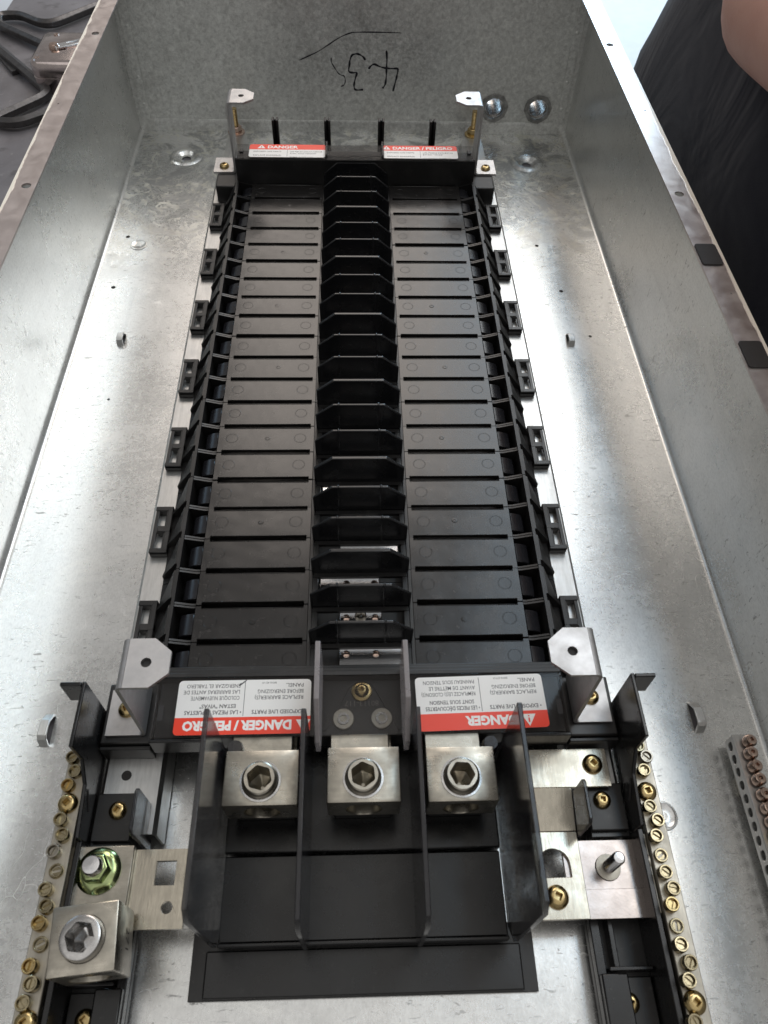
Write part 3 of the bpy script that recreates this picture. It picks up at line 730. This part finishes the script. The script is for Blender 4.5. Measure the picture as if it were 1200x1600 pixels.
# ------------------------------------------------------------------ neutral bars, holders
def slot_screw_src(r, h):
    """cupped slotted screw head: two half-moon rims round a sunken centre"""
    mb = MB()
    mb.socket((0, 0, 0), [(r, -.6), (r, h*.82), (r*.93, h)], 24, r*.74, 2.6, 24, 0, 0)          # cup with a closed rim
    g_ = .62; r2 = r*.56; a1 = math.asin(g_/r2)
    for sgn in (-1, 1):                                                                    # slotted web inside the cup
        arc = [(r2*math.cos(a1+(math.pi-2*a1)*i/10), sgn*r2*math.sin(a1+(math.pi-2*a1)*i/10)) for i in range(11)]
        mb.plate(arc, h-2.55, h-1.5)
    return mb
slot_m = {}
for mname in ('screw', 'brass', 'copper', 'tin'):
    q = slot_screw_src(3.6, 4.3).build('terminal_screw', mname, None, bevel=.3, seg=1); slot_m[mname] = q
LS = [(-160.0,-69.1),(-157.1,-76.6),(-159.4,-84.2),(-158.0,-93.3),(-159.2,-102.2),(-156.7,-110.1),(-159.2,-117.9),(-156.6,-127.1),(-159.3,-135.7),(-157.3,-143.5),(-158.9,-151.0),(-156.8,-159.9),(-158.8,-169.1),(-156.4,-176.4),(-158.7,-184.0),(-156.3,-191.5)]
RS = [(156.2,-69.2),(159.3,-75.3),(156.4,-82.8),(156.3,-93.6),(155.2,-102.1),(157.5,-109.6),(154.8,-117.5),(156,-126.5),(155.3,-135.1),(157.6,-142.7),(155.0,-150.2),(156,-159.4),(154.9,-168.0),(157.3,-175.6),(154.6,-183.1),(156.4,-191.8),(153.6,-199.5)]
for s_, scs, big, flush, nm in ((-1, LS, (3, 15), (7, 11), 'left neutral bar lined with small slotted screws'), (1, RS, (3, 15), (7, 11), 'right neutral bar lined with small slotted screws')):
    t = thing('neutral_bar', nm, 'neutral bar', 'neutral bars beside the lug tray')
    xc = s_*157.3
    hl = [circ(-70-8.25*i, 33, 2.5, 14) for i in range(18)]
    MB().plate(rect(-214, -63, 26.5, 40), xc-5.6, xc+5.6, hl, 'yz').build('bar', 'bar', t, bevel=.4, seg=1)
    for i, (x, y) in enumerate(scs):
        if i in big: screw_pan('mounting_screw', t, x, y, 40.2, 5.3, 'brass')
        else:
            mname = random.choice(('screw', 'screw', 'brass', 'screw', 'tin'))
            inst('terminal_screw', slot_m[mname], t, (x, y, 37.9 if i in flush else 40.0+random.uniform(-.4, 1.2)), random.uniform(0, 3.1)).rotation_euler.rotate_axis('X', random.uniform(-.09, .09))
            if i not in flush: MB().lathe((x, y, 36), [(2.4, 0), (2.4, 4.6)], 12).build('screw_shank', 'screw', t)
    h = thing('bar_holder', 'black plastic holder with a tall flap along the %s neutral bar' % ('left' if s_ < 0 else 'right'), 'bar holder', 'black holders under the neutral bars')
    X = lambda a, b_: sorted((s_*a, s_*b_))
    MB().plate(rect(*X(119, 163), -212, -150), 3, 9).build('holder_base', 'black', h, bevel=.8)
    nb = MB(); nb.box(*X(119, 124), -212, -150, 9, 16); nb.box(*X(128, 131), -175, -150, 9, 17); nb.box(*X(147.5, 150.5), -212, -112, 9, 38); nb.box(*X(124.5, 147), -176, -174, 9, 20)
    nb.build('holder_ribs', 'tray', h, bevel=.5)
    MB().plate(rect(*X(119.5, 133), -212, -177), 9.1, 21).build('holder_block', 'tray', h, bevel=.8)
    MB().plate(rect(*X(126, 147), -110, -84.5), 25.2, 27.5).build('screw_block', 'black', h, bevel=.6)
    MB().box(*X(126, 148), -113, -105.4, 12, 24).build('screw_block_skirt', 'tray', h, bevel=.6)
    MB().plate([(-90, 25.2), (-90, 54), (-92, 56), (-111, 56), (-113, 53), (-113, 14), (-106.5, 14), (-106.5, 25.2)], *X(117.4, 119.4), plane='yz').build('screw_shield', 'smoke', h, bevel=.5)
    MB().plate([(-41, 20), (-41, 80), (-76.5, 80), (-76.5, 60), (-86, 48), (-112, 44), (-112, 20)], *X(147.6, 149.8), plane='yz').build('tall_flap', 'tray', h, bevel=.6)
    MB().plate(rect(*X(150, 161.5), 60, 80), -43.4, -41.1, plane='xz').build('flap_lip', 'tray', h, bevel=.6)
    MB().plate([(-97, 37), (-96.2, 37.8), (-87.4, 45.4), (-88.0, 44.2)], *X(146.9, 147.5), plane='yz').build('flap_slit', 'pad', h)
    screw_pan('screw', h, s_*134.6, -94, 27.6, 4.9)
    screw_pan('screw', h, s_*(133.3 if s_ > 0 else 137.4), -189.5, 13.5, 4.9)
    MB().box(*X(131.5, 147), -212, -178, 9.1, 13.4).build('screw_seat', 'black', h, bevel=.6)
    MB().box(*X(119, 147.4), -64.5, -62.2, 25.2, 40).build('cross_wall', 'black', h, bevel=.5)
for q in slot_m.values(): bpy.data.objects.remove(q)

# ------------------------------------------------------------------ neutral straps
t = thing('neutral_strap', 'flat tin-plated strap with a square hole joining the left neutral bar', 'strap')
MB().plate(rect(-123.5, -91.8, -153, -115), 27, 30, [rect(-109, -98.5, -132.8, -120.8), circ(-100.9, -143.2, 3.0, 18)]).build('thin_plate', 'tinstrap', t, bevel=.4)
MB().plate(rect(-152, -120.6, -155, -113.6), 30.1, 34.2).build('thick_plate', 'tin', t, bevel=.5)
MB().box(-152, -124, -153, -115, 26.6, 30).build('bar_bridge', 'tin', t, bevel=.4)
n_ = thing('flange_nut', 'green-tinged flange nut on a bolt end, on the left strap', 'nut')
MB().lathe((-137.2, -126, 34.2), [(11.4, 0), (11.5, .8), (10.4, 1.8), (7.8, 3.2)], 36).build('flange', 'greenzinc', n_)
MB().lathe((-137.2, -126, 36.2), [(7.6, 0), (7.7, 6.0), (6.6, 7.2)], 6).build('hex_body', 'greenzinc', n_, bevel=.5)
MB().lathe((-137.2, -126, 40), [(4.9, 0), (4.9, 8), (4.2, 9), (.3, 9.2)], 20).build('bolt_end', 'bright', n_)
t = thing('neutral_lug', 'large square neutral lug with a hex socket screw at the near left', 'terminal lug')
bl = MB().plate(rect(-15.2, 15.2, 34.4, 65), -14.6, 14.6, [circ(0, 46.5, 9.5, 28)], 'xz').build('lug_block', 'tin', t, bevel=.8)
cut(bl, MB().lathe((0, -.2, 50), [(10.2, 0), (10.2, 20)], 36).build('bore_cutter', 'tin'))
sc = MB().socket((0, -.2, 62), [(10.0, -8), (10.0, 3.2), (9.8, 3.6), (9.8, 6.6), (9.2, 8.2), (8.2, 8.6)], 6, 7.0, 14, 36, .3).build('set_screw', 'gunsteel', t, smooth=30)
lettering(t, '271', 7.5, 0, 0, 0, 'pad', 0, .0, 'CENTER', 1.0, 'stamped_size').matrix_local = Matrix.Translation((15.3*S, 0, 48*S)) @ Matrix.Rotation(R(-90), 4, 'Z') @ Matrix.Rotation(R(90), 4, 'X') @ Matrix.Rotation(R(180), 4, 'Z') @ Matrix.Rotation(R(180), 4, 'Y')
t.location = (-129.4*S, -161*S, 0); t.rotation_euler = (0, 0, R(5.5))

t = thing('bonding_strap', 'stepped tin-plated bonding strap with a half-round hole at right of the lug tray', 'strap')
MB().plate(rect(92, 140.5, -88, -66), 30.4, 32.6).build('strap_leaf', 'tinstrap', t, bevel=.4)
MB().plate([(-88, 32.6), (-88, 30.4), (-110, 25.2), (-110, 27.4)], 92, 117.2, plane='yz').build('sloped_leaf', 'tinstrap', t, bevel=.3)
hole = [(102.4+8.6*math.cos(R(180-180*i/14)), -127.5+8.6*math.sin(R(180-180*i/14))) for i in range(15)]+[(111, -133.2), (93.8, -133.2)]
MB().plate(rect(92, 117.2, -153.4, -110.2), 25.2, 27.4, [hole]).build('strap_leaf', 'tinstrap', t, bevel=.3)
MB().plate(rect(108, 150.9, -153.0, -114.4), 22.6, 25.0).build('cross_leaf', 'tinpink', t, bevel=.3)
MB().box(117.4, 150.8, -153.2, -139.0, 25.05, 25.5).build('cross_step', 'tinpink', t, bevel=.2)
MB().plate(rect(-153, -114.4, 25.05, 37.0), 149.95, 151.4, [circ(-128, 33, 5, 16)]+[circ(-137-6*i, 33, 1.6, 10) for i in range(2)], plane='yz').build('upturn', 'bar', t, bevel=.3)
screw_pan('screw', t, 131.4, -75.4, 32.7, 5.6); screw_pan('screw', t, 101.2, -142.8, 27.5, 6.0)
s2 = thing('threaded_stud', 'bright steel stud standing on the right strap', 'stud')
MB().lathe((131.6, -128.5, 25.6), [(6.8, 0), (6.6, .5), (5.0, .7)], 20).build('weld_collar', 'bar', s2)
MB().lathe((131.6, -128.5, 26.8), [(2.9+(.45 if i % 2 else 0), i*.8) for i in range(26)]+[(2.6, 21.0), (.3, 21.4)], 18).build('shank', 'bright', s2)

# ------------------------------------------------------------------ ground bar
t = thing('ground_bar', 'perforated ground bar with coppery screws at the right of the enclosure', 'ground bar')
hl = [circ(-59.3-7.77*i, 11.4, 2.7, 16) for i in range(20)]
MB().plate(rect(-220, -54, 5.5, 17.5), 225, 236, hl, 'yz').build('bar', 'pan', t, bevel=.4, seg=1)
for i in range(20):
    y = -59.3-7.77*i
    o = MB().socket((0, 0, 0), [(2.2, -4), (2.2, 1.0), (3.7, 1.0), (3.8, 4.6), (3.0, 6.2), (2.2, 6.4)], 4, 1.5, 2.0, 20, .3)
    o = o.build('terminal_screw', 'brass' if i in (7,) else 'copper', t)
    o.location = ((231.2+(1.4 if i == 0 else 0))*S, (y+random.uniform(-.5, .5))*S, 18.2*S); o.rotation_euler = (random.uniform(-.05, .05), random.uniform(-.05, .05), random.uniform(0, 1.5))
for y in (-80, -190): MB().box(227, 234, y-5, y+5, 0.1, 5.4).build('standoff', 'bar', t, bevel=.4)

# ------------------------------------------------------------------ things on the bench at the upper left
def fillet(pts, rad, n=7):
    out = [pts[0]]
    for i in range(1, len(pts)-1):
        p = Vector(pts[i][:2]); a = Vector(pts[i-1][:2])-p; c = Vector(pts[i+1][:2])-p
        r_ = min(rad, a.length*.45, c.length*.45); A = p+a.normalized()*r_; B = p+c.normalized()*r_
        for k in range(n+1):
            u = k/n; q = (1-u)**2*A+2*u*(1-u)*p+u*u*B; out.append((q.x, q.y, pts[i][2]))
    out.append(pts[-1]); return out
hexsec = [(6.5*math.cos(R(60*i+30)), 6.5*math.sin(R(60*i+30))) for i in range(6)]
o = MB().tube(fillet([(-330, 1090, 4), (-424, 968, 4), (-470, 1004, 4), (-499, 1001, 4), (-492, 972, 4), (-395, 893, 4)], 26), hexsec).build('bent_bar', 'tool', None, bevel=.8, smooth=25)
tag(o, 'long black bent hex bar lying behind the tape measure', 'tool', 'bent bars on the bench')
o = MB().tube(fillet([(-500, 932, 4), (-375, 775, 4), (-430, 706, 4), (-398, 700, 4), (-330, 760, 4)], 22), hexsec).build('bent_bar', 'tool', None, bevel=.8, smooth=25)
tag(o, 'black bent hex bar with a folded end, nearest on the bench', 'tool', 'bent bars on the bench')
o = MB().plate([(-470, 884), (-441, 838), (-433, 843), (-460, 892)], -3.5, 2).build('steel_offcut', 'tool', None, bevel=.6)
tag(o, 'small flat steel offcut beside the bent bars', 'offcut')
t = thing('tape_measure', 'scratched chrome tape measure with a belt clip on the bench', 'tape measure')
rs = []
for z, ins in ((-3.8, 1.5), (-2, 0), (15, 0), (15.6, .8), (16.4, .8), (17, 0), (29, 0), (33, 1.6), (35, 5)):
    rs.append([(x, y, z) for x, y in rrect(-398+ins, -318-ins, 789+ins, 877-ins, 11-ins, 5)])
M['case'] = metal('scratched_chrome', (.66, .58, .56), (.10, .22), None, var=.35, scale=45)
tm = MB().rings(rs).build('case', 'case', t, smooth=40)
MB().plate([(-371, 818), (-373, 829), (-330, 856), (-326, 844)], 37, 38.4, [[(-358, 831), (-359, 835), (-347, 842), (-346, 838)]]).build('belt_clip', 'bright', t, bevel=.4)
MB().lathe((-372, 824, 35), [(6.5, 0), (6.5, 4), (5, 6.5), (1, 7)], 16).build('clip_end', 'copper', t)
for x, y in ((-389, 800), (-380, 866)): MB().lathe((x, y, 34.6), [(3.2, 0), (3.0, .7), (1.4, .7), (1.2, .2)], 14).build('case_screw', 'copper', t)

# ------------------------------------------------------------------ person beside the bench
def skinned(name, verts, edges, radii, root, m, parent=None, sub=2):
    me = bpy.data.meshes.new(name); me.from_pydata([tuple(c*S for c in v) for v in verts], edges, [])
    o = bpy.data.objects.new(name, me); COL.objects.link(o)
    sk = o.modifiers.new('skin', 'SKIN'); sk.use_smooth_shade = True; sk.branch_smoothing = .4
    for i, r_ in enumerate(radii):
        d = me.skin_vertices[0].data[i]; d.radius = (r_[0]*S, r_[1]*S) if hasattr(r_, '__len__') else (r_*S, r_*S); d.use_root = i == root
    ss = o.modifiers.new('sub', 'SUBSURF'); ss.levels = sub; ss.render_levels = sub
    me.materials.append(M[m])
    if parent: o.parent = parent
    return o
per = thing('person', 'person in dark navy clothes standing at the right, bare forearm held across the waist', 'person')
# clothed body: legs, hips and torso as one surface lofted in rings (front faces the bench, towards -x)
def ell(cx, cy, rx, ry, z, n=48, sq=2.5, wob=0.0):
    out = []
    for i in range(n):
        a = 2*math.pi*i/n; c_, s__ = math.cos(a), math.sin(a)
        k = 1+wob*math.sin(5*a+z*.02)+wob*.6*math.sin(9*a-z*.03)
        out.append((cx+rx*k*math.copysign(abs(c_)**(2/sq), c_), cy+ry*k*math.copysign(abs(s__)**(2/sq), s__), z))
    return out
bodyr = []
for z, cx, rx, ry, cy in ((-230, 452, 138, 262, 446), (-120, 450, 140, 266, 446), (-20, 447, 142, 270, 447), (40, 446, 142, 268, 447), (90, 447, 140, 262, 448), (140, 449, 137, 250, 449), (200, 452, 132, 236, 450),
                          (300, 455, 126, 226, 450), (400, 456, 124, 228, 450), (500, 456, 116, 226, 450), (560, 458, 96, 205, 450), (600, 460, 66, 130, 450), (622, 460, 56, 66, 450)):
    bodyr.append(ell(cx, cy+52-max(0, z-60)*.18, rx, ry*1.06, z, sq=3.6, wob=.010 if z < 450 else .004))
MB().rings(bodyr).build('jacket', 'cloth', per, smooth=60)
for s_ in (-1, 1):
    lr = [ell(452+dx, 446+s_*122, rx, ry, z, 28, 2.1, .02) for z, rx, ry, dx in ((-845, 70, 62, 0), (-780, 74, 66, 0), (-560, 82, 78, 0), (-430, 90, 86, 0), (-300, 108, 108, 0), (-200, 120, 122, 0))]
    MB().rings(lr).build('trouser_leg', 'cloth', per, smooth=60)
    MB().rings([ell(420, 446+s_*122, 130*k, 52*k, z, 28) for z, k in ((-860, .98), (-835, 1), (-815, .92), (-800, .66), (-785, .5))]).build('shoe', 'tool', per, smooth=60)
# far arm: sleeve to the elbow, then bare forearm and hand crossing in front of the belt towards the viewer
sv = [(462, 640, 545), (430, 600, 470), (378, 512, 385)]
skinned('sleeve', sv, [(0, 1), (1, 2)], [78, 72, 66], 0, 'cloth', per)
EL = (325, 474, 252); WR = (296, 215, 268)
fv = [(385, 520, 400), (352, 474, 330), EL, (318, 400, 248), (306, 300, 258), WR, (290, 168, 276), (288, 138, 275)]
fe = [(0, 1), (1, 2), (2, 3), (3, 4), (4, 5), (5, 6), (6, 7)]
fr = [52, 52, 54, 52, 42, (30, 24), (40, 17), (38, 15)]
nv = len(fv)
for k, (dz, L_) in enumerate(((27, 66), (10, 76), (-8, 72), (-25, 56))):
    b0 = (288, 134, 275+dz); b1 = (285, 134-L_*.42, 276+dz*1.08); b2 = (294, 134-L_*.76, 276+dz*1.08); b3 = (308, 134-L_, 276+dz)
    i0 = len(fv); fv += [b0, b1, b2, b3]; fe += [(7, i0), (i0, i0+1), (i0+1, i0+2), (i0+2, i0+3)]; fr += [10, 9.5, 8.5, 7.5]
i0 = len(fv); fv += [(293, 178, 306), (294, 148, 326), (296, 126, 334)]; fe += [(6, i0), (i0, i0+1), (i0+1, i0+2)]; fr += [13, 10.5, 8.5]
skinned('bare_forearm', fv, fe, fr, 2, 'skin', per, 3)
# near arm hanging at the side
skinned('sleeve', [(462, 238, 545), (470, 196, 450), (480, 178, 300), (470, 176, 150)], [(0, 1), (1, 2), (2, 3)], [78, 66, 58, 50], 0, 'cloth', per)
# neck, head and hair
hd = []
for z, rx, ry, dx in ((610, 52, 52, 0), (660, 54, 52, -4), (690, 62, 56, -14), (720, 84, 66, -18), (770, 98, 76, -12), (820, 102, 80, -6), (860, 92, 74, -2), (890, 62, 52, 0), (902, 20, 18, 0)):
    hd.append(ell(452+dx, 450, rx, ry, z, 28, 2.1))
hb = MB().rings(hd)
hb.rings([[(352, 450-14, 745), (352, 450+14, 745), (362, 456, 792), (362, 444, 792)], [(330, 440, 742), (330, 460, 742), (352, 453, 790), (352, 447, 790)]])
head = hb.build('head', 'skin', per, smooth=60)
MB().rings([ell(458+dx, 450, rx, ry, z, 28, 2.1) for z, rx, ry, dx in ((770, 92, 80, 14), (815, 106, 86, 6), (862, 100, 80, 2), (896, 68, 58, 2), (910, 22, 20, 0))]).build('hair', 'tool', per, smooth=60)
